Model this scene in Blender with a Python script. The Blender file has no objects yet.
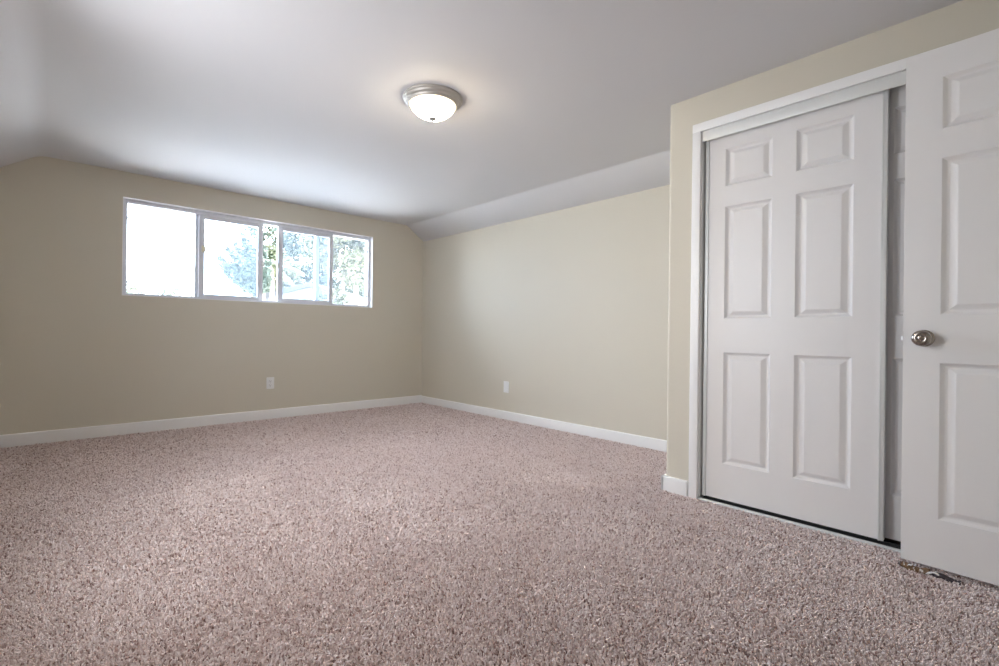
import bpy, bmesh, math, random
import numpy as np
from mathutils import Vector, Matrix

S = bpy.context.scene
COL = S.collection
PI = math.pi

# ------------------------------------------------------------------ camera
CAM = Vector((-3.5242, -5.2159, 0.909))
YAW, PITCH, ROLL, FPX = 0.7551, 0.0008, 0.0121, 476.1362
fwd = Vector((math.sin(YAW)*math.cos(PITCH), math.cos(YAW)*math.cos(PITCH), math.sin(PITCH)))
rgt = Vector((math.cos(YAW), -math.sin(YAW), 0))
upv = rgt.cross(fwd)
r2 = rgt*math.cos(ROLL) + upv*math.sin(ROLL)
u2 = -rgt*math.sin(ROLL) + upv*math.cos(ROLL)
cd = bpy.data.cameras.new('camera')
cam = bpy.data.objects.new('camera', cd)
COL.objects.link(cam)
M = Matrix((r2, u2, -fwd)).transposed().to_4x4()
M.translation = CAM
cam.matrix_world = M
cd.sensor_width = 36.0
cd.lens = FPX/999.0*36.0
cd.clip_start = 0.02
cd.clip_end = 400
S.camera = cam

# ------------------------------------------------------------------ world, sun, large lights, exposure
W = bpy.data.worlds.new('sky')
S.world = W
W.use_nodes = True
wn = W.node_tree.nodes
bg = wn['Background']
bg.inputs[0].default_value = (0.68, 0.83, 1.0, 1)
bg.inputs[1].default_value = 11.0

sd = bpy.data.lights.new('sun', 'SUN')
sd.energy = 28.0
sd.angle = 0.01
sd.color = (1.0, 0.95, 0.86)
sun = bpy.data.objects.new('sun', sd)
sun.rotation_euler = Vector((-0.8, 0.25, -1.0)).to_track_quat('-Z', 'Y').to_euler()
COL.objects.link(sun)

def area(name, loc, direction, sx, sy, power, color, portal=False):
    d = bpy.data.lights.new(name, 'AREA')
    d.shape = 'RECTANGLE'
    d.size, d.size_y = sx, sy
    d.energy = power
    d.color = color
    o = bpy.data.objects.new(name, d)
    o.location = loc
    o.rotation_euler = Vector(direction).to_track_quat('-Z', 'Z').to_euler()
    if portal:
        d.cycles.is_portal = True
    COL.objects.link(o)
    return o

# sky portal of the far window; added fill light in an unseen opening of the left wall
area('left_fill_light', (-3.86, -3.1, 1.15), (1, 0, -0.15), 1.9, 0.9, 21, (0.90, 0.94, 1.0)).data.spread = math.radians(150)
area('far_window_portal', (-1.9, 0.145, 1.62), (0, -1, 0), 2.34, 0.84, 1, (1, 1, 1), portal=True)

S.view_settings.view_transform = 'Standard'
S.view_settings.look = 'None'
S.view_settings.exposure = 0.91
S.view_settings.gamma = 1.0
S.view_settings.use_curve_mapping = False
S.cycles.max_bounces = 12
S.cycles.diffuse_bounces = 8
S.cycles.transparent_max_bounces = 16
S.cycles.sample_clamp_indirect = 6.0
S.cycles_curves.shape = 'THICK'

# ------------------------------------------------------------------ materials
def mat(name, color, rough=0.5, metal=0.0, bump=None, spec=0.5, var=None, emis=None):
    """Principled material; bump=(scale, strength, distance), var=(scale, amount) mottles the colour."""
    m = bpy.data.materials.new(name)
    m.use_nodes = True
    nt = m.node_tree
    p = nt.nodes['Principled BSDF']
    p.inputs['Base Color'].default_value = (*color, 1)
    p.inputs['Roughness'].default_value = rough
    p.inputs['Metallic'].default_value = metal
    p.inputs['Specular IOR Level'].default_value = spec
    tc = nt.nodes.new('ShaderNodeTexCoord')
    if var:
        n = nt.nodes.new('ShaderNodeTexNoise')
        n.inputs['Scale'].default_value = var[0]
        n.inputs['Detail'].default_value = 4
        nt.links.new(tc.outputs['Object'], n.inputs['Vector'])
        mx = nt.nodes.new('ShaderNodeMix')
        mx.data_type = 'RGBA'
        mx.inputs[6].default_value = (*[c*(1-var[1]) for c in color], 1)
        mx.inputs[7].default_value = (*[min(1, c*(1+var[1])) for c in color], 1)
        nt.links.new(n.outputs['Fac'], mx.inputs[0])
        nt.links.new(mx.outputs[2], p.inputs['Base Color'])
    if bump:
        n = nt.nodes.new('ShaderNodeTexNoise')
        n.inputs['Scale'].default_value = bump[0]
        n.inputs['Detail'].default_value = 6
        nt.links.new(tc.outputs['Object'], n.inputs['Vector'])
        b = nt.nodes.new('ShaderNodeBump')
        b.inputs['Strength'].default_value = bump[1]
        b.inputs['Distance'].default_value = bump[2]
        nt.links.new(n.outputs['Fac'], b.inputs['Height'])
        nt.links.new(b.outputs['Normal'], p.inputs['Normal'])
    if emis:
        p.inputs['Emission Color'].default_value = (*emis[0], 1)
        p.inputs['Emission Strength'].default_value = emis[1]
    return m

M_WALL = mat('wall_paint', (0.63, 0.59, 0.50), 0.62, bump=(60, 0.12, 0.004), spec=0.3, var=(1.3, 0.015))
M_CEIL = mat('ceiling_paint', (0.665, 0.657, 0.667), 0.75, bump=(45, 0.12, 0.004), spec=0.2)
M_TRIM = mat('trim_paint', (0.88, 0.875, 0.87), 0.35, bump=(20, 0.04, 0.003), var=(3, 0.015))
M_DOOR = mat('door_paint', (0.81, 0.795, 0.79), 0.38, var=(2, 0.015))
M_VINYL = mat('white_vinyl', (0.72, 0.73, 0.78), 0.35, var=(6, 0.02))
M_ALU = mat('brushed_aluminium', (0.66, 0.67, 0.67), 0.38, 0.75, bump=(200, 0.05, 0.001))
M_ALUW = mat('satin_white_metal', (0.74, 0.75, 0.735), 0.4, 0.15, bump=(120, 0.04, 0.001))
M_NICKEL = mat('satin_nickel', (0.36, 0.32, 0.29), 0.18, 1.0, var=(30, 0.05))
M_LAMPMETAL = mat('brushed_nickel', (0.50, 0.47, 0.43), 0.55, 0.7, bump=(150, 0.05, 0.001))
M_PLATE = mat('white_plastic', (0.82, 0.82, 0.81), 0.3, var=(20, 0.01))
M_DARK = mat('dark_slot', (0.03, 0.03, 0.03), 0.6, var=(20, 0.2))
M_TAG = mat('cream_tag', (0.85, 0.80, 0.62), 0.6, var=(30, 0.05))
M_SUBFLOOR = mat('carpet_backing', (0.26, 0.185, 0.165), 0.95, bump=(300, 0.3, 0.003), var=(80, 0.3), spec=0.1)
M_SCRAPW = mat('torn_brown_wood', (0.20, 0.115, 0.06), 0.8, bump=(60, 0.5, 0.01), var=(35, 0.5))
M_SCRAPL = mat('torn_white_paper', (0.80, 0.77, 0.75), 0.6, bump=(50, 0.4, 0.01), var=(60, 0.12))
M_SCRAPD = mat('frayed_dark_backing', (0.06, 0.045, 0.05), 0.9, bump=(90, 0.5, 0.01), var=(60, 0.4))
M_BARK = mat('bark', (0.22, 0.17, 0.13), 0.9, bump=(8, 0.6, 0.05), var=(4, 0.3))
M_GROUND = mat('pale_concrete', (0.50, 0.49, 0.48), 0.95, bump=(5, 0.4, 0.05), var=(0.6, 0.2))
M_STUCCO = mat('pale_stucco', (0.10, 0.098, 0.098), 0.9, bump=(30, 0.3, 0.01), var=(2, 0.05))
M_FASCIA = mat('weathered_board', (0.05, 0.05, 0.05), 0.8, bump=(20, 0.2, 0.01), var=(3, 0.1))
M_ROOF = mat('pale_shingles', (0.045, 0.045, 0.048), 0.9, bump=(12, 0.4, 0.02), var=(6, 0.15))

def door_bump(m):
    """moulded wood grain in the door skin"""
    nt = m.node_tree
    p = nt.nodes['Principled BSDF']
    tc = nt.nodes.new('ShaderNodeTexCoord')
    mp = nt.nodes.new('ShaderNodeMapping')
    mp.inputs['Scale'].default_value = (90, 90, 9)
    n = nt.nodes.new('ShaderNodeTexNoise')
    n.inputs['Scale'].default_value = 3
    n.inputs['Detail'].default_value = 5
    b = nt.nodes.new('ShaderNodeBump')
    b.inputs['Strength'].default_value = 0.12
    b.inputs['Distance'].default_value = 0.002
    nt.links.new(tc.outputs['Object'], mp.inputs['Vector'])
    nt.links.new(mp.outputs['Vector'], n.inputs['Vector'])
    nt.links.new(n.outputs['Fac'], b.inputs['Height'])
    nt.links.new(b.outputs['Normal'], p.inputs['Normal'])
door_bump(M_DOOR)

def glass_mat(name, haze, tint=(1, 1, 1)):
    m = bpy.data.materials.new(name)
    m.use_nodes = True
    nt = m.node_tree
    nt.nodes.remove(nt.nodes['Principled BSDF'])
    out = nt.nodes['Material Output']
    tr = nt.nodes.new('ShaderNodeBsdfTransparent')
    tr.inputs[0].default_value = (*tint, 1)
    df = nt.nodes.new('ShaderNodeBsdfTranslucent')
    df.inputs[0].default_value = (0.85, 0.9, 1.0, 1)
    gl = nt.nodes.new('ShaderNodeBsdfGlossy')
    gl.inputs['Roughness'].default_value = 0.03
    n = nt.nodes.new('ShaderNodeTexNoise')
    n.inputs['Scale'].default_value = 6
    mr = nt.nodes.new('ShaderNodeMapRange')
    mr.inputs['To Min'].default_value = haze*0.8
    mr.inputs['To Max'].default_value = haze*1.2
    m1 = nt.nodes.new('ShaderNodeMixShader')
    m2 = nt.nodes.new('ShaderNodeMixShader')
    fr = nt.nodes.new('ShaderNodeFresnel')
    fr.inputs[0].default_value = 1.35
    nt.links.new(n.outputs['Fac'], mr.inputs['Value'])
    nt.links.new(mr.outputs[0], m1.inputs[0])
    nt.links.new(tr.outputs[0], m1.inputs[1])
    nt.links.new(df.outputs[0], m1.inputs[2])
    nt.links.new(fr.outputs[0], m2.inputs[0])
    nt.links.new(m1.outputs[0], m2.inputs[1])
    nt.links.new(gl.outputs[0], m2.inputs[2])
    nt.links.new(m2.outputs[0], out.inputs[0])
    return m
M_GLASS = glass_mat('clear_pane', 0.02)
M_GLASSD = glass_mat('hazy_pane', 0.026, (0.90, 0.95, 1.0))

def leaf_mat(name, c1, c2):
    m = bpy.data.materials.new(name)
    m.use_nodes = True
    nt = m.node_tree
    p = nt.nodes['Principled BSDF']
    n = nt.nodes.new('ShaderNodeTexNoise')
    n.inputs['Scale'].default_value = 1.7
    n.inputs['Detail'].default_value = 6
    tc = nt.nodes.new('ShaderNodeTexCoord')
    cr = nt.nodes.new('ShaderNodeValToRGB')
    cr.color_ramp.elements[0].position = 0.35
    cr.color_ramp.elements[1].position = 0.65
    cr.color_ramp.elements[0].color = (*c1, 1)
    cr.color_ramp.elements[1].color = (*c2, 1)
    nt.links.new(tc.outputs['Object'], n.inputs['Vector'])
    nt.links.new(n.outputs['Fac'], cr.inputs[0])
    nt.links.new(cr.outputs[0], p.inputs['Base Color'])
    p.inputs['Roughness'].default_value = 0.6
    return m
M_LEAF_PINE = leaf_mat('pine_needles', (0.050, 0.066, 0.052), (0.085, 0.105, 0.080))
M_LEAF_GREEN = leaf_mat('green_leaves', (0.016, 0.027, 0.013), (0.045, 0.053, 0.025))
M_LEAF_PALE = leaf_mat('pale_leaves', (0.040, 0.048, 0.020), (0.115, 0.112, 0.055))

# ------------------------------------------------------------------ builders
def bx(bm, x0, x1, y0, y1, z0, z1, bev=0.0, seg=2):
    t = bmesh.new()
    bmesh.ops.create_cube(t, size=1)
    for v in t.verts:
        v.co = Vector(((x0+x1)/2 + v.co.x*(x1-x0), (y0+y1)/2 + v.co.y*(y1-y0), (z0+z1)/2 + v.co.z*(z1-z0)))
    if bev > 0:
        bmesh.ops.bevel(t, geom=list(t.edges), offset=bev, segments=seg, affect='EDGES', profile=0.5)
    me = bpy.data.meshes.new('tmp')
    t.to_mesh(me); t.free()
    bm.from_mesh(me)
    bpy.data.meshes.remove(me)

def lathe(bm, prof, n=48, axis=None):
    """prof: list of (r, h); axis: 4x4 matrix taking +Z onto the axis."""
    mx = axis or Matrix.Identity(4)
    rings = []
    for r, h in prof:
        if r < 1e-6:
            rings.append([bm.verts.new(mx @ Vector((0, 0, h)))])
        else:
            rings.append([bm.verts.new(mx @ Vector((r*math.cos(2*PI*i/n), r*math.sin(2*PI*i/n), h))) for i in range(n)])
    for a, b in zip(rings, rings[1:]):
        for i in range(n):
            j = (i+1) % n
            if len(a) == 1 and len(b) == 1:
                continue
            if len(a) == 1:
                bm.faces.new((a[0], b[i], b[j]))
            elif len(b) == 1:
                bm.faces.new((a[i], b[0], a[j]))
            else:
                bm.faces.new((a[i], b[i], b[j], a[j]))

def tube(bm, p0, p1, r0, r1, n=8):
    p0, p1 = Vector(p0), Vector(p1)
    q = (p1-p0).to_track_quat('Z', 'Y').to_matrix().to_4x4()
    q.translation = p0
    L = (p1-p0).length
    lathe(bm, [(0, 0), (r0, 0), (r1, L), (0, L)], n, q)

def obj(name, bm, m, parent=None, smooth=False, angle=35):
    bmesh.ops.recalc_face_normals(bm, faces=list(bm.faces))
    me = bpy.data.meshes.new(name)
    bm.to_mesh(me); bm.free()
    me.materials.append(m)
    if smooth:
        for p in me.polygons:
            p.use_smooth = True
        me.set_sharp_from_angle(angle=math.radians(angle))
    o = bpy.data.objects.new(name, me)
    COL.objects.link(o)
    if parent:
        o.parent = parent
    return o

def tag(o, label=None, cat=None, group=None, kind=None):
    if label: o['label'] = label
    if cat: o['category'] = cat
    if group: o['group'] = group
    if kind: o['kind'] = kind
    return o

def empty(name, loc=(0, 0, 0), rz=0):
    o = bpy.data.objects.new(name, None)
    o.empty_display_size = 0.1
    o.location = loc
    o.rotation_euler = (0, 0, rz)
    COL.objects.link(o)
    return o

def struct(name, bm, m, label, cat, parent=None, **k):
    return tag(obj(name, bm, m, parent, **k), label, cat, kind='structure')

# ------------------------------------------------------------------ room dimensions
XL, YN = -3.853, -5.72             # left wall, near wall (right wall x=0, far wall y=0)
HC, HW, SL = 2.2654, 2.0934, 0.248  # flat ceiling, wall top under the slopes, slope run
CX, CY = -0.877, -3.845            # closet wall face, its outer corner
ZF = -0.012                        # backing under the carpet pile (pile tips reach z = 0)
WX0, WX1, WZ0, WZ1 = -3.086, -0.720, 1.1975, 2.0492
T = 0.14

# floor
bm = bmesh.new()
bx(bm, XL-T, T, YN-T, T, ZF-0.1, ZF)
struct('floor', bm, M_SUBFLOOR, 'floor under the beige pink carpet', 'floor')

# far wall with the window opening
bm = bmesh.new()
bx(bm, XL-T, WX0, 0, T, ZF, HC)
bx(bm, WX1, T, 0, T, ZF, HC)
bx(bm, WX0, WX1, 0, T, ZF, WZ0)
bx(bm, WX0, WX1, 0, T, WZ1, HC)
struct('wall_far', bm, M_WALL, 'tan wall with the wide sliding window', 'wall')
bm = bmesh.new(); bx(bm, 0, T, YN-T, 0, ZF, HW)
struct('wall_right', bm, M_WALL, 'long tan wall right of the window wall, under the white slope', 'wall')
LY0, LY1, LZ0, LZ1 = -4.10, -2.10, 0.65, 1.65  # opening added out of view to hold the fill light
bm = bmesh.new()
bx(bm, XL-T, XL, YN-T, LY0, ZF, HW)
bx(bm, XL-T, XL, LY1, 0, ZF, HW)
bx(bm, XL-T, XL, LY0, LY1, ZF, LZ0)
bx(bm, XL-T, XL, LY0, LY1, LZ1, HW)
struct('wall_left', bm, M_WALL, 'left wall beside the camera', 'wall')

bm = bmesh.new(); bx(bm, XL, 0, YN-T, YN, ZF, HC)
struct('wall_near', bm, M_WALL, 'wall behind the camera', 'wall')

# ceiling: flat middle, a slope down to each long wall, the left fold softly rounded
bm = bmesh.new()
def fold(xc, side, run, n=8):
    """rounded fold between the flat and the slope"""
    s = (HC-HW)/SL
    pts = []
    for i in range(n+1):
        t = i/n
        p0 = (xc - side*run, HC); p1 = (xc, HC); p2 = (xc + side*run, HC - s*run)
        pts.append(((1-t)**2*p0[0]+2*t*(1-t)*p1[0]+t*t*p2[0], (1-t)**2*p0[1]+2*t*(1-t)*p1[1]+t*t*p2[1]))
    return pts
prof = [(0.0, HW)] + fold(-SL, 1, 0.012, 4)[::-1] + fold(-3.605, -1, 0.05) + [(XL, HW), (XL-T, HW), (XL-T, HC+0.12), (T, HC+0.12), (T, HW)]
ra = [bm.verts.new((x, YN-T, z)) for x, z in prof]
rb = [bm.verts.new((x, T, z)) for x, z in prof]
for i in range(len(prof)):
    j = (i+1) % len(prof)
    bm.faces.new((ra[i], ra[j], rb[j], rb[i]))
bm.faces.new(ra); bm.faces.new(rb)
struct('ceiling', bm, M_CEIL, 'white ceiling, flat in the middle and sloping down along both long walls', 'ceiling', smooth=True, angle=40)

# closet wall with the wide opening; rounded outer corner
OY0, OY1, OZ = -5.60, -4.040, 2.057     # opening
WT = 0.115
bm = bmesh.new()
bx(bm, CX, CX+WT, OY1, CY-0.02, ZF, HC)
bx(bm, CX, CX+WT, OY0, OY1, OZ, HC)
bx(bm, CX, CX+WT, YN, OY0, ZF, HC)
bx(bm, CX+0.02, 0, CY-0.10, CY, ZF, HC)
n = 8
ca = [Vector((CX+0.02-0.02*math.sin(i/n*PI/2)*1.0, CY-0.02+0.02*math.cos(i/n*PI/2), 0)) for i in range(n+1)]
ca.append(Vector((CX+0.02, CY-0.02, 0)))
lo = [bm.verts.new(v + Vector((0, 0, ZF))) for v in ca]
hi = [bm.verts.new(v + Vector((0, 0, HC))) for v in ca]
for i in range(len(ca)):
    j = (i+1) % len(ca)
    bm.faces.new((lo[i], lo[j], hi[j], hi[i]))
struct('wall_closet', bm, M_WALL, 'short tan wall around the closet doors', 'wall', smooth=True, angle=50)

# closet casing
bm = bmesh.new()
cw, ct = 0.047, 0.016
bx(bm, CX-ct, CX+0.003, OY1-0.001, OY1+cw, ZF, OZ-0.004, 0.003, 3)
bx(bm, CX-ct, CX+0.003, OY0-cw, OY0+0.001, ZF, OZ-0.004, 0.003, 3)
bx(bm, CX-ct, CX+0.003, OY0-cw, OY1+cw, OZ-0.004, 2.100, 0.003, 3)
# jamb lining
bx(bm, CX, CX+WT, OY1-0.004, OY1, ZF, OZ)
bx(bm, CX, CX+WT, OY0, OY0+0.004, ZF, OZ)
struct('trim_1', bm, M_TRIM, 'white casing around the closet opening', 'door casing', smooth=True)
# track cover
bm = bmesh.new()
bx(bm, CX-0.004, CX+0.002, OY0+0.006, OY1-0.006, 1.994, 2.052, 0.0015)
bx(bm, CX+0.002, CX+0.10, OY0+0.006, OY1-0.006, 2.044, 2.054)
struct('trim_2', bm, M_ALUW, 'pale metal track cover above the closet doors', 'door track', smooth=True)
# floor track
bm = bmesh.new()
bx(bm, CX-0.012, CX+0.014, OY0+0.006, OY1-0.006, ZF, 0.004, 0.003, 3)
trk = struct('trim_3', bm, M_ALUW, 'silver floor track under the closet doors', 'door track', smooth=True)
bm = bmesh.new()
bx(bm, CX+0.015, CX+0.112, OY0+0.006, OY1-0.006, ZF, -0.006)
bx(bm, CX+0.066, CX+0.070, OY0+0.006, OY1-0.006, -0.006, 0.004)
tag(obj('track_channel', bm, M_DARK, trk), 'dark channel of the track')

# baseboards (rounded top)
def base_bm(bm, ax, x0, x1, y0, y1, h=0.094):
    bx(bm, x0, x1, y0, y1, ZF, h, 0.009, 5)
bm = bmesh.new(); base_bm(bm, 0, XL, 0, -0.016, 0.004)
struct('baseboard_far', bm, M_TRIM, 'white baseboard below the window wall', 'baseboard', smooth=True)
bm = bmesh.new(); base_bm(bm, 0, -0.016, 0.004, CY, -0.006, 0.086)
struct('baseboard_right', bm, M_TRIM, 'white baseboard along the right wall', 'baseboard', smooth=True)
bm = bmesh.new()
base_bm(bm, 0, CX-0.018, CX+0.006, OY1+cw+0.006, CY+0.020, 0.083)
base_bm(bm, 0, CX-0.018, -0.020, CY-0.004, CY+0.020, 0.083)
struct('baseboard_closet', bm, M_TRIM, 'short white baseboard left of the closet casing', 'baseboard', smooth=True)
bm = bmesh.new(); base_bm(bm, 0, XL-0.002, XL+0.014, YN, -0.016)
struct('baseboard_left', bm, M_TRIM, 'white baseboard along the left wall', 'baseboard', smooth=True)

# ------------------------------------------------------------------ six-panel doors
def six_panel(bm, w, z0, z1, thick, cols, rows):
    """leaf in local space: u along +X (0..w), face at y=0 looking to -Y, back face at y=thick; moulded panels on both faces"""
    steps = [(0.0, 0.0), (0.003, 0.0025), (0.013, 0.0115), (0.018, 0.0130), (0.022, 0.0130), (0.043, 0.0035), (0.047, 0.0025)]
    us = sorted({0.0, w, *[c for p in cols for c in p]})
    zs = sorted({z0, z1, *[r for p in rows for r in p]})
    for yy, sg in ((0.0, 1), (thick, -1)):
        grid = {(u, z): bm.verts.new((u, yy, z)) for u in us for z in zs}
        for i in range(len(us)-1):
            for j in range(len(zs)-1):
                a, b, c, d = us[i], us[i+1], zs[j], zs[j+1]
                corners = [grid[(a, c)], grid[(b, c)], grid[(b, d)], grid[(a, d)]]
                if (a, b) in cols and (c, d) in rows:
                    ring = corners
                    for ins, dep in steps[1:]:
                        iz = ins*0.82
                        new = [bm.verts.new(v) for v in ((a+ins, yy+sg*dep, c+iz), (b-ins, yy+sg*dep, c+iz), (b-ins, yy+sg*dep, d-iz), (a+ins, yy+sg*dep, d-iz))]
                        for q in range(4):
                            r = (q+1) % 4
                            bm.faces.new((ring[q], ring[r], new[r], new[q]))
                        ring = new
                    bm.faces.new(ring)
                else:
                    bm.faces.new(corners)
        if yy == 0.0: front = grid
        else: back = grid
    def strip(keys):
        for k0, k1 in zip(keys, keys[1:]):
            bm.faces.new((front[k0], front[k1], back[k1], back[k0]))
    strip([(u, z0) for u in us]); strip([(u, z1) for u in us])
    strip([(0.0, z) for z in zs]); strip([(w, z) for z in zs])

ROWS = [(0.212, 0.820), (1.005, 1.617), (1.728, 1.934)]
FX = CX+0.030                                     # front face of the first sliding leaf

def sliding_leaf(name, ylo, yhi, xf, label):
    """leaf of the closet: local +X runs to -Y of the room"""
    root = empty(name, (xf, yhi, 0), -PI/2)
    # local x -> world -y ; local y -> world +x
    w = yhi-ylo
    bm = bmesh.new()
    e = 0.016
    six_panel(bm, w-0.003, 0.016, 2.028, 0.030,
              [(0.106, 0.339), (0.446, 0.679)], ROWS)
    tag(root, label, 'sliding closet door', kind='structure')
    obj('door_panel', bm, M_DOOR, root)
    for s in (0, 1):
        bm = bmesh.new()
        x0 = -0.001 if s == 0 else w-0.021
        bx(bm, x0, x0+0.019, -0.005, 0.035, 0.014, 2.030, 0.002)
        if s == 0:
            bx(bm, x0+0.016, x0+0.019, -0.007, -0.004, 0.014, 2.030)
        else:
            bx(bm, x0-0.001, x0+0.003, -0.007, -0.004, 0.014, 2.030)
        tag(obj('edge_frame', bm, M_ALUW, root, smooth=True), 'silver metal strip along the door edge')
    return root
sliding_leaf('door_1', -4.857, -4.054, FX, 'white six panel sliding closet door, the front leaf on the left')
sliding_leaf('door_2', -5.567, -4.764, FX+0.048, 'white six panel sliding closet door, mostly hidden in shadow behind the front leaf')

# open room door
DA = math.radians(3.41)
DW = 0.762
droot = empty('door_3', (-1.012, -4.932, 0), -PI/2 - DA)
tag(droot, 'white six panel door standing open in front of the closet, with a round knob', 'door', kind='structure')
bm = bmesh.new()
six_panel(bm, DW, 0.020, 2.040, 0.035, [(0.111, 0.331), (0.431, 0.651)], [(0.209, 0.815), (1.003, 1.609), (1.722, 1.926)])
obj('door_panel', bm, M_DOOR, droot)
# knob set (local -Y is towards the room)
for sg, off in ((-1, 0.0), (1, 0.035)):
    q = Matrix.Translation((0.064, off, 0.910)) @ Matrix.Rotation(PI/2 if sg < 0 else -PI/2, 4, 'X')
    kb = empty('tmp') if False else None
    bm = bmesh.new()
    lathe(bm, [(0, 0.018), (0.0105, 0.018), (0.0105, 0.030), (0.019, 0.034), (0.0265, 0.042), (0.0305, 0.052), (0.0300, 0.058),
               (0.0265, 0.0625), (0.020, 0.0650), (0.0125, 0.0662), (0.0115, 0.0652), (0.0105, 0.0652), (0.0098, 0.0662), (0.0045, 0.0665), (0.004, 0.0655), (0, 0.0655)], 48, q)
    k = tag(obj('door_knob', bm, M_NICKEL, droot, smooth=True, angle=60), 'round satin nickel door knob')
    bm = bmesh.new()
    lathe(bm, [(0, 0), (0.033, 0), (0.033, 0.003), (0.030, 0.007), (0.018, 0.011), (0.012, 0.019), (0, 0.019)], 48, q)
    obj('rose', bm, M_NICKEL, k, smooth=True)
bm = bmesh.new()
bx(bm, -0.0015, 0.0, 0.005, 0.030, 0.882, 0.938)
lp = obj('latch_plate', bm, M_LAMPMETAL, droot)
bm = bmesh.new()
vs = [bm.verts.new(v) for v in ((0, 0.011, 0.902), (0, 0.024, 0.902), (0, 0.024, 0.918), (0, 0.011, 0.918),
                                (-0.003, 0.011, 0.902), (-0.011, 0.024, 0.902), (-0.011, 0.024, 0.918), (-0.003, 0.011, 0.918))]
for f in ((0, 1, 2, 3), (4, 5, 6, 7), (0, 1, 5, 4), (1, 2, 6, 5), (2, 3, 7, 6), (3, 0, 4, 7)):
    bm.faces.new([vs[i] for i in f])
tag(obj('latch_bolt', bm, M_PLATE, lp), 'bright latch bolt')
for hz in (0.25, 1.05, 1.83):
    bm = bmesh.new()
    lathe(bm, [(0, -0.045), (0.006, -0.045), (0.006, 0.045), (0, 0.045)], 12, Matrix.Translation((DW+0.004, -0.004, hz)))
    bx(bm, DW-0.03, DW+0.003, -0.0012, 0.0, hz-0.044, hz+0.044)
    obj('hinge', bm, M_LAMPMETAL, droot, smooth=True)

# ------------------------------------------------------------------ far window
win = empty('window_1', ((WX0+WX1)/2, 0.0, WZ0))
tag(win, 'wide white sliding window in the far wall, its middle sashes slid apart', 'window', kind='structure')
wx, wz = (WX0+WX1)/2, WZ0
def wbm(*boxes, bev=0.002):
    bm = bmesh.new()
    for x0, x1, y0, y1, z0, z1 in boxes:
        bx(bm, x0-wx, x1-wx, y0, y1, z0-wz, z1-wz, bev)
    return bm
FY0, FY1 = 0.056, 0.136
IX0, IX1, IZ0, IZ1 = -3.049, -0.748, 1.224, 2.012      # clear inside of the outer frame (front lip)
obj('window_frame', wbm((WX0, IX0, FY0, FY1, WZ0, WZ1), (IX1, WX1, FY0, FY1, WZ0, WZ1),
                        (IX0, IX1, FY0, FY1, WZ0, IZ0), (IX0, IX1, FY0, FY1, IZ1, WZ1)), M_VINYL, win, smooth=True)
# drywall return of the opening (white)
obj('window_sill', wbm((WX0, WX1, 0.0005, FY0, WZ0, WZ0+0.004), (WX0, WX1, 0.0005, FY0, WZ1-0.004, WZ1),
                       (WX0, WX0+0.004, 0.0005, FY0, WZ0+0.004, WZ1-0.004), (WX1-0.004, WX1, 0.0005, FY0, WZ0+0.004, WZ1-0.004), bev=0), M_TRIM, win)
# fixed mullions at a quarter from each end
for mx in (-2.506, -1.353):
    tag(obj('mullion', wbm((mx-0.024, mx+0.024, 0.101, FY1-0.004, IZ0-0.004, IZ1+0.004)), M_VINYL, win, smooth=True), None)
def pane(x0, x1, z0, z1, y, m, parent):
    bm = bmesh.new()
    bx(bm, x0-wx, x1-wx, y-0.002, y+0.002, z0-wz, z1-wz)
    return obj('glass_pane', bm, m, parent)
pane(IX0-0.004, -2.530, IZ0-0.004, IZ1+0.004, 0.120, M_GLASS, win)
pane(-1.329, IX1+0.004, IZ0-0.004, IZ1+0.004, 0.120, M_GLASS, win)
# two sliding sashes on the inner track
def sash(x0, x1, sl, sr, label):
    z0, z1, y0, y1 = IZ0-0.002, IZ1+0.002, 0.062, 0.098
    b, t = 0.032, 0.040
    s = tag(obj('sash', wbm((x0, x0+sl, y0, y1, z0, z1), (x1-sr, x1, y0, y1, z0, z1),
                            (x0+sl-0.003, x1-sr+0.003, y0+0.002, y1, z0, z0+b), (x0+sl-0.003, x1-sr+0.003, y0+0.002, y1, z1-t, z1)), M_VINYL, win, smooth=True), label)
    p = pane(x0+sl-0.004, x1-sr+0.004, z0+b-0.004, z1-t+0.004, 0.080, M_GLASSD, s)
    return s
sa = sash(-2.506, -1.935, 0.046, 0.048, 'left sash with a cream tag on its stile')
sb = sash(-1.787, -1.187, 0.050, 0.040, 'right sash slid over the fixed pane')
obj('sash_pull', wbm((-1.951, -1.925, 0.046, 0.064, 1.572, 1.622), bev=0.004), M_ALU, sa, smooth=True)
obj('sash_pull', wbm((-1.798, -1.771, 0.046, 0.064, 1.572, 1.622), bev=0.004), M_ALU, sb, smooth=True)
tag(obj('tag', wbm((-2.486, -2.449, 0.057, 0.063, 1.655, 1.715), bev=0.001), M_TAG, sa), 'small cream tag')
for px, pz in ((IX0, 1.886), (IX0, 1.322), (IX1, 1.876), (IX1, 1.335)):
    bm = bmesh.new()
    d = 1 if px == IX0 else -1
    q = Matrix.Translation((px-wx, 0.085, pz-wz)) @ Matrix.Rotation(d*PI/2, 4, 'Y')
    lathe(bm, [(0, -0.002), (0.011, -0.002), (0.011, 0.008), (0.008, 0.012), (0, 0.012)], 16, q)
    tag(obj('stop_bumper', bm, M_DARK, win, smooth=True), 'small dark bumper on the frame')

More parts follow.
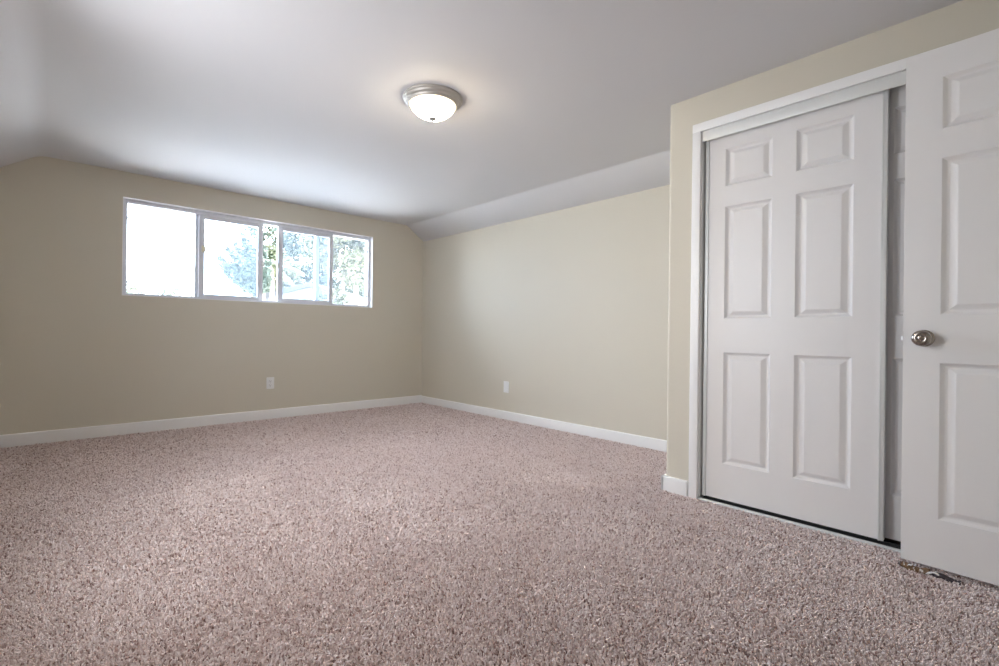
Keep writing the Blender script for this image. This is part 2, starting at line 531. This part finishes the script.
w2 = empty('fill_window', (XL, (LY0+LY1)/2, LZ0))  # unseen window, its frame and shade added to house the fill light
tag(w2, 'added low window with a drawn shade around the fill light, left wall, out of view', 'window', kind='structure')
bm = bmesh.new()
hw, hh = (LY1-LY0)/2, LZ1-LZ0
for a in ((-hw, -hw+0.04, 0, hh), (hw-0.04, hw, 0, hh), (-hw+0.04, hw-0.04, 0, 0.04), (-hw+0.04, hw-0.04, hh-0.04, hh)):
    bx(bm, -0.10, -0.04, *a)
obj('window_frame', bm, M_VINYL, w2)
bm = bmesh.new(); bx(bm, -0.12, -0.10, -hw, hw, 0, hh)
obj('fill_window_shade', bm, M_TRIM, w2)

# ------------------------------------------------------------------ ceiling light
LX, LY = -1.924, -2.928
lamp = empty('ceiling_light', (LX, LY, HC))
tag(lamp, 'round flush ceiling light with frosted glass bowl and brushed nickel rim, switched on', 'ceiling light')
bm = bmesh.new()
lathe(bm, [(0, 0), (0.170, 0), (0.172, -0.003), (0.172, -0.009), (0.169, -0.012), (0.163, -0.0135), (0.161, -0.017), (0.160, -0.022), (0.156, -0.026), (0.149, -0.028), (0.146, -0.032), (0.145, -0.038), (0.141, -0.043), (0.136, -0.044), (0.132, -0.042), (0.131, -0.036), (0.131, -0.02), (0, -0.02)], 72)
obj('rim', bm, M_LAMPMETAL, lamp, smooth=True, angle=50)
m = bpy.data.materials.new('frosted_glass_lit')
m.use_nodes = True
nt = m.node_tree
p = nt.nodes['Principled BSDF']
p.inputs['Base Color'].default_value = (0.9, 0.87, 0.8, 1)
p.inputs['Roughness'].default_value = 0.35
p.inputs['Emission Color'].default_value = (1.0, 0.85, 0.63, 1)
geo = nt.nodes.new('ShaderNodeTexCoord'); sep = nt.nodes.new('ShaderNodeSeparateXYZ'); mr = nt.nodes.new('ShaderNodeMapRange')
mr.inputs['From Min'].default_value = -0.045; mr.inputs['From Max'].default_value = -0.085     # brighter around the bulbs than up under the rim
mr.inputs['To Min'].default_value = 1.6; mr.inputs['To Max'].default_value = 46.0
nt.links.new(geo.outputs['Object'], sep.inputs[0]); nt.links.new(sep.outputs['Z'], mr.inputs['Value']); nt.links.new(mr.outputs[0], p.inputs['Emission Strength'])
nz = nt.nodes.new('ShaderNodeTexNoise'); nz.inputs['Scale'].default_value = 14
bp = nt.nodes.new('ShaderNodeBump'); bp.inputs['Strength'].default_value = 0.1
nt.links.new(nz.outputs['Fac'], bp.inputs['Height']); nt.links.new(bp.outputs['Normal'], p.inputs['Normal'])
M_SHADE = m
bm = bmesh.new()
pr = [(0.130, -0.040), (0.129, -0.045), (0.125, -0.053), (0.118, -0.063), (0.108, -0.074), (0.095, -0.085), (0.081, -0.0945), (0.066, -0.102), (0.051, -0.1075), (0.037, -0.1115), (0.019, -0.1145), (0.0, -0.1155)]
lathe(bm, pr, 72)
obj('glass_bowl', bm, M_SHADE, lamp, smooth=True, angle=80)
bm = bmesh.new()
lathe(bm, [(0, -0.112), (0.022, -0.1135), (0.0245, -0.117), (0.020, -0.1215), (0.008, -0.123), (0.0045, -0.127), (0.0055, -0.131), (0.0035, -0.135), (0, -0.136)], 24)
obj('finial', bm, M_LAMPMETAL, lamp, smooth=True, angle=60)

# ------------------------------------------------------------------ wall plates
ol = empty('wall_outlet', (-1.8685, 0.0, 0.366))
tag(ol, 'white double socket outlet on the far wall below the window', 'outlet')
bm = bmesh.new(); bx(bm, -0.038, 0.038, -0.006, 0.0, -0.060, 0.060, 0.0025, 3)
obj('cover_plate', bm, M_PLATE, ol, smooth=True)
for dz in (0.021, -0.021):
    bm = bmesh.new()
    bx(bm, -0.017, 0.017, -0.0085, -0.005, dz-0.0145, dz+0.0145, 0.002)
    rc = obj('receptacle', bm, M_PLATE, ol, smooth=True)
    bm = bmesh.new()
    bx(bm, -0.0085, -0.0060, -0.0092, -0.0080, dz-0.002, dz+0.008)
    bx(bm, 0.0060, 0.0085, -0.0092, -0.0080, dz-0.001, dz+0.007)
    bx(bm, -0.0025, 0.0025, -0.0092, -0.0080, dz-0.010, dz-0.005)
    obj('slot', bm, M_DARK, rc)
bm = bmesh.new()
lathe(bm, [(0, 0.005), (0.0035, 0.005), (0.003, 0.0072), (0, 0.0075)], 12, Matrix.Rotation(PI/2, 4, 'X'))
obj('screw', bm, M_LAMPMETAL, ol, smooth=True)

pl = empty('wall_plate', (0.0, -1.588, 0.341))
tag(pl, 'plain white wall plate low on the right wall', 'wall plate')
bm = bmesh.new(); bx(bm, -0.006, 0.0, -0.038, 0.038, -0.060, 0.060, 0.0025, 3)
obj('cover_plate', bm, M_PLATE, pl, smooth=True)
bm = bmesh.new(); bx(bm, -0.0078, -0.005, -0.0165, 0.0165, -0.033, 0.033, 0.001)
obj('insert', bm, M_PLATE, pl, smooth=True)
for dz in (0.047, -0.047):
    bm = bmesh.new()
    lathe(bm, [(0, 0.005), (0.0033, 0.005), (0.003, 0.0068), (0, 0.007)], 12, Matrix.Translation((0, 0, dz)) @ Matrix.Rotation(-PI/2, 4, 'Y'))
    obj('screw', bm, M_PLATE, pl, smooth=True)

# ------------------------------------------------------------------ scrap under the open door
random.seed(4)
sc = empty('torn_carpet_scrap', (-1.035, -5.03, 0.0), -PI/2 - DA)
tag(sc, 'torn brown and white scrap lying under the edge of the open door', 'scrap')
def strip_bm(x0, x1, yc, wid, zc, th, seed, n=14):
    rnd = random.Random(seed)
    bm = bmesh.new()
    top = []; 
    rows = []
    for i in range(n+1):
        t = i/n
        x = x0+(x1-x0)*t
        e0 = yc - wid/2*(1-0.5*abs(2*t-1)**3) + rnd.uniform(-.006, .006)
        e1 = yc + wid/2
        zz = zc + 0.004*math.sin(t*7+seed) + rnd.uniform(-.0012, .0012)
        rows.append([bm.verts.new(v) for v in ((x, e0, zz+th*0.6), (x, (e0+e1)/2, zz+th), (x, e1, zz+th), (x, e1, zz), (x, e0, zz))])
    for a, b in zip(rows, rows[1:]):
        for i in range(5):
            j = (i+1) % 5
            bm.faces.new((a[i], a[j], b[j], b[i]))
    bm.faces.new(rows[0]); bm.faces.new(rows[-1])
    return bm
tag(obj('brown_piece', strip_bm(-0.094, -0.010, -0.002, 0.046, -0.004, 0.009, 1), M_SCRAPW, sc), 'splintered brown wood piece')
tag(obj('white_piece', strip_bm(-0.088, -0.062, -0.004, 0.016, 0.0075, 0.002, 2, 6), M_SCRAPL, sc), 'torn white paper piece')
tag(obj('white_piece', strip_bm(-0.036, 0.026, -0.014, 0.018, 0.0050, 0.0025, 3, 8), M_SCRAPL, sc), 'torn white paper piece')
tag(obj('dark_piece', strip_bm(-0.015, 0.080, -0.008, 0.036, -0.003, 0.007, 5, 9), M_SCRAPD, sc), 'frayed dark piece')
tag(obj('dark_piece', strip_bm(-0.104, -0.080, 0.000, 0.020, -0.002, 0.008, 6, 6), M_SCRAPD, sc), 'frayed dark piece')

# ------------------------------------------------------------------ carpet pile
rng = np.random.default_rng(7)
def vnoise(x, y, s, seed):
    """smooth value noise"""
    r = np.random.default_rng(seed).random((64, 64))
    fx, fy = x/s, y/s
    ix, iy = np.floor(fx).astype(int), np.floor(fy).astype(int)
    tx, ty = fx-ix, fy-iy
    tx, ty = tx*tx*(3-2*tx), ty*ty*(3-2*ty)
    g = lambda a, b: r[a % 64, b % 64]
    return (g(ix, iy)*(1-tx)+g(ix+1, iy)*tx)*(1-ty) + (g(ix, iy+1)*(1-tx)+g(ix+1, iy+1)*tx)*ty

def pile_points():
    out = []
    for (dmax, dmin, step) in ((2.2, 0.0, 0.0056), (4.2, 2.2, 0.0072), (9.9, 4.2, 0.0095)):
        xs = np.arange(XL+0.016, -0.016, step); ys = np.arange(YN+0.004, -0.016, step)
        gx, gy = np.meshgrid(xs, ys)
        gx = (gx + rng.uniform(-.5, .5, gx.shape)*step).ravel(); gy = (gy + rng.uniform(-.5, .5, gy.shape)*step).ravel()
        d = np.hypot(gx-CAM.x, gy-CAM.y)
        ok = (d >= dmin) & (d < dmax)
        ok &= ~((gx > CX-0.004) & (gy < CY+0.016))
        # only what stands in or near the view
        dx, dy = gx-CAM.x, gy-CAM.y
        zc = dx*fwd.x+dy*fwd.y; xc = dx*rgt.x+dy*rgt.y
        ok &= (zc > 0.35) & (np.abs(xc) < zc*1.35+0.5)
        gx, gy = gx[ok], gy[ok]
        out.append((gx, gy, np.full(gx.shape, step)))
    return [np.concatenate(a) for a in zip(*out)]
px, py, st = pile_points()
N = len(px)
ang0 = vnoise(px, py, 0.55, 3)*5.0 + vnoise(px, py, 0.17, 4)*2.5
ang = ang0 + rng.normal(0, 1.35, N)
lean = (0.35 + 0.55*vnoise(px, py, 0.42, 5))*rng.uniform(0.4, 1.3, N)
ht = rng.uniform(0.0075, 0.0152, N)
lx, ly = np.cos(ang)*lean*0.0068, np.sin(ang)*lean*0.0068
cu = rng.normal(0, 0.0022, (N, 2))
K = 4
pos = np.zeros((N, K, 3), np.float32)
for k in range(K):
    t = k/(K-1)
    pos[:, k, 0] = px + lx*t**1.6 + cu[:, 0]*math.sin(t*PI)
    pos[:, k, 1] = py + ly*t**1.6 + cu[:, 1]*math.sin(t*PI)
    pos[:, k, 2] = ZF + ht*(t - 0.10*t**3*lean)
rad = np.zeros((N, K), np.float32)
for k, f in enumerate((0.32, 0.40, 0.40, 0.20)):
    rad[:, k] = st*f*rng.uniform(0.8, 1.2, N)
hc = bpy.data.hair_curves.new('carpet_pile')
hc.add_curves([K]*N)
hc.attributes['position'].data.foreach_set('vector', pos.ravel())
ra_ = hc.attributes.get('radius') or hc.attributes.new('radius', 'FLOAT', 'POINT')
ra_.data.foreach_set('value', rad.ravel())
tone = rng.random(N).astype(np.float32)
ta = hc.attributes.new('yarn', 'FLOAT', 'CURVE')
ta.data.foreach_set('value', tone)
m = bpy.data.materials.new('carpet_yarn')
m.use_nodes = True
nt = m.node_tree
p = nt.nodes['Principled BSDF']
p.inputs['Roughness'].default_value = 0.9
p.inputs['Specular IOR Level'].default_value = 0.0
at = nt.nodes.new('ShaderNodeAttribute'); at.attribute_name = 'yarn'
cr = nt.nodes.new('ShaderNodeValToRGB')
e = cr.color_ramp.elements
e[0].position = 0.0; e[0].color = (0.30, 0.19, 0.165, 1)  # dark brown speckle, also paints the shade between tufts into the yarn
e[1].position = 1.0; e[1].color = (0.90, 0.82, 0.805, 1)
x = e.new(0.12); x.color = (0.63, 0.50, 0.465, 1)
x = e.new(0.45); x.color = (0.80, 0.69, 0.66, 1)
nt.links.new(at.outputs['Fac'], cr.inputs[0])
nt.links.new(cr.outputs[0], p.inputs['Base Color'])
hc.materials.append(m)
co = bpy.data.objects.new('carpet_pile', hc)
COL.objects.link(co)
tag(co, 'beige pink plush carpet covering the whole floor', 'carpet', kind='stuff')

# ------------------------------------------------------------------ outside
GZ = -0.35
bm = bmesh.new(); bx(bm, -60, 70, T+0.02, 90, GZ-0.2, GZ)
struct('ground', bm, M_GROUND, 'open yard beyond the window', 'ground')

def at(u, v, dist):
    """point on the sight line of a pixel at a horizontal distance (used to find where outdoor things stand)"""
    d = fwd + r2*((u-499.5)/FPX) - u2*((v-333)/FPX)
    d = d/math.hypot(d.x, d.y)
    return CAM + d*dist

def leaves(name, blobs, n, size, m, parent, seed, stretch=1.0, inner=0.35):
    rg = np.random.default_rng(seed)
    vol = np.array([b[3]*b[4]*b[5] for b in blobs])**0.7
    cnt = np.maximum(1, (n*vol/vol.sum()).astype(int))
    V = []
    for (cx_, cy_, cz_, rx, ry, rz), c in zip(blobs, cnt):
        d = rg.normal(size=(c, 3)); d /= np.linalg.norm(d, axis=1)[:, None]
        r = inner + (1-inner)*rg.random((c, 1))**0.5
        q = d*r*np.array([rx, ry, rz]) + np.array([cx_, cy_, cz_])
        a = rg.normal(size=(c, 3)); a /= np.linalg.norm(a, axis=1)[:, None]
        b = np.cross(a, rg.normal(size=(c, 3))); b /= np.linalg.norm(b, axis=1)[:, None]
        s = size*rg.uniform(0.6, 1.3, (c, 1))
        V.append(np.stack([q-a*s*stretch, q-b*s*0.5, q+a*s*stretch, q+b*s*0.5], 1))
    V = np.concatenate(V).reshape(-1, 3)
    F = np.arange(len(V)).reshape(-1, 4)
    me = bpy.data.meshes.new(name)
    me.from_pydata(V.tolist(), [], F.tolist())
    me.materials.append(m)
    o = bpy.data.objects.new(name, me)
    COL.objects.link(o)
    o.parent = parent
    return o

def trunk_obj(root, h, r, branches=()):
    bm = bmesh.new()
    tube(bm, (0, 0, 0), (0, 0, h), r, r*0.55, 10)
    for p0, p1, a, b in branches:
        tube(bm, p0, p1, a, b, 6)
    return obj('trunk', bm, M_BARK, root, smooth=True)

# windswept pine seen through the left sash
b = at(262, 300, 20)
pine = empty('pine_tree', (b.x, b.y, GZ))
tag(pine, 'grey green pine with branches swept up to the left, seen through the left sash', 'tree')
LFT = -rgt
rndp = random.Random(3)
brs, blobs = [], []
def P(u, v, dist=20.0):
    q = at(u, v, dist)
    return (q.x-b.x, q.y-b.y, q.z-GZ)
tips = [(219, 256), (222, 266), (228, 274), (236, 282), (227, 249), (236, 244), (243, 234), (248, 242), (243, 255), (250, 262), (246, 274), (252, 284), (256, 250), (262, 244), (258, 270), (268, 262), (234, 262), (240, 268)]
for i, (tu, tv) in enumerate(tips):
    base = P(262, 296 - (i % 5)*7)
    tip = P(tu, tv, 20 + rndp.uniform(-.9, .9))
    brs.append((base, tip, 0.05, 0.012))
    for k in range(9):
        t = 0.30 + 0.70*k/8
        s = 0.12+0.09*math.sin(t*PI)
        c = [base[j]+(tip[j]-base[j])*t for j in range(3)]
        c[2] -= 0.25*math.sin(t*PI)*0.5
        blobs.append((c[0], c[1], c[2], s, s, s*0.8))
trunk_obj(pine, P(262, 275)[2], 0.16, brs)
leaves('crown', blobs, 9500, 0.07, M_LEAF_PINE, pine, 11, 1.9, 0.1)

# palm in the open gap between the sashes
b2 = at(272, 300, 23)
palm = empty('palm_tree', (b2.x, b2.y, GZ))
tag(palm, 'pale green palm seen through the open gap between the sashes', 'tree')
hp = at(272, 268, 23).z - GZ
trunk_obj(palm, hp, 0.14)
for i in range(18):
    bm = bmesh.new()
    a = i*2.39996
    el = rndp.uniform(-0.25, 1.2)
    L = rndp.uniform(1.1, 1.7)
    pts = []
    for k in range(9):
        t = k/8
        rr = L*t*math.cos(el*(1-0.5*t))
        zz = hp + L*t*math.sin(el) - 0.75*L*t*t*0.8
        pts.append(Vector((math.cos(a)*rr, math.sin(a)*rr, zz)))
    side = Vector((-math.sin(a), math.cos(a), 0))
    for k in range(8):
        d = (pts[k+1]-pts[k]).normalized()
        for s in (-1, 1):
            for h_ in (0.0, 0.5):
                o0 = pts[k].lerp(pts[k+1], h_)
                ln = 0.42*math.sin(PI*min(0.97, (k+h_+1)/9.0))+0.05
                tipv = o0 + side*s*ln + d*ln*0.7 - Vector((0, 0, ln*0.45))
                q = [bm.verts.new(o0), bm.verts.new(o0+d*0.07), bm.verts.new(tipv)]
                bm.faces.new(q)
    obj('frond', bm, M_LEAF_PALE, palm)

def bushy(name, u, v_top, dist, w, m, label, seed, n=5000, leaf=0.10, zlow=0.6):
    c = at(u, 300, dist)
    root = empty(name, (c.x, c.y, GZ))
    tag(root, label, 'tree' if 'tree' in name else 'bush', 'leafy trees beyond the window' if 'tree' in name else 'low bushes beyond the left pane')
    top = at(u, v_top, dist).z - GZ
    rg = random.Random(seed)
    bl = []
    for i in range(26):
        t = rg.random()
        z = zlow + (top-zlow)*t
        rr = w*(0.55+0.45*math.sin(PI*min(1, 0.15+t*0.8)))
        a = rg.uniform(0, 2*PI); r = rr*math.sqrt(rg.random())*0.8
        s = w*rg.uniform(0.22, 0.40)
        bl.append((r*math.cos(a), r*math.sin(a), min(z, top-s*0.7), s, s, s*0.8))
    trunk_obj(root, zlow+(top-zlow)*0.6, 0.05*w+0.03)
    leaves('crown', bl, n, leaf, m, root, seed)
    return root
bushy('leafy_tree', 298, 205, 42, 4.6, M_LEAF_GREEN, 'dense green tree behind the pale roof, seen through the right sash', 21, 20000, 0.17)
bushy('leafy_tree', 343, 190, 35, 2.4, M_LEAF_GREEN, 'tall green tree between the right sash and the right end of the window', 22, 13000, 0.15)
bushy('leafy_tree', 356, 200, 17, 1.9, M_LEAF_PALE, 'pale yellow green tree filling the right end pane', 23, 14000, 0.09)
bushy('leafy_tree', 274, 238, 34, 2.0, M_LEAF_PALE, 'green tree behind the palm', 24, 9000, 0.15)
bushy('garden_bush', 138, 283, 30, 1.4, M_LEAF_PALE, 'faint bush at the lower left corner of the window', 25, 1800, 0.12)
bushy('garden_bush', 178, 289, 38, 1.5, M_LEAF_GREEN, 'faint low bush right of the corner bush in the left pane', 26, 1800, 0.12)

# neighbour's house, gable towards the window
hb = at(310, 300, 24)
house = empty('house', (hb.x, hb.y, GZ), -YAW*0.0)
tag(house, 'pale house with a low gable roof, its peak showing at the sill', 'house')
zr = at(310, 285.5, 24).z - GZ
dl = rgt
def roofpts(u, v, dist=24):
    q = at(u, v, dist); return Vector((q.x-hb.x, q.y-hb.y, q.z-GZ))
pk = Vector((0, 0, zr))
lf = roofpts(255, 299.5); rt = roofpts(338, 297)
back = Vector((fwd.x, fwd.y, 0)).normalized()*7
bm = bmesh.new()
w0 = lf*0.93; w1 = rt*0.93
base_pts = [Vector((w0.x, w0.y, 0)), Vector((w1.x, w1.y, 0)), Vector((w1.x, w1.y, rt.z)), Vector((0, 0, zr-0.08)), Vector((w0.x, w0.y, lf.z))]
fa = [bm.verts.new(p_ + back*0.0) for p_ in base_pts]; fb = [bm.verts.new(p_ + back) for p_ in base_pts]
for i in range(5):
    j = (i+1) % 5
    bm.faces.new((fa[i], fa[j], fb[j], fb[i]))
bm.faces.new(fa); bm.faces.new(fb)
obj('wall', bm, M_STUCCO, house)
for e_ in (lf, rt):
    bm = bmesh.new()
    q = [e_, pk, pk+back*1.05, e_+back*1.05]
    lo_ = [bm.verts.new(v) for v in q]; hi_ = [bm.verts.new(v+Vector((0, 0, 0.16))) for v in q]
    for i in range(4):
        j = (i+1) % 4
        bm.faces.new((lo_[i], lo_[j], hi_[j], hi_[i]))
    bm.faces.new(lo_); bm.faces.new(hi_)
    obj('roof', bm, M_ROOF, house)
    bm = bmesh.new()
    q = [e_-back*0.012, pk-back*0.012, pk-back*0.002, e_-back*0.002]
    lo_ = [bm.verts.new(v-Vector((0, 0, 0.06))) for v in q]; hi_ = [bm.verts.new(v+Vector((0, 0, 0.17))) for v in q]
    for i in range(4):
        j = (i+1) % 4
        bm.faces.new((lo_[i], lo_[j], hi_[j], hi_[i]))
    bm.faces.new(lo_); bm.faces.new(hi_)
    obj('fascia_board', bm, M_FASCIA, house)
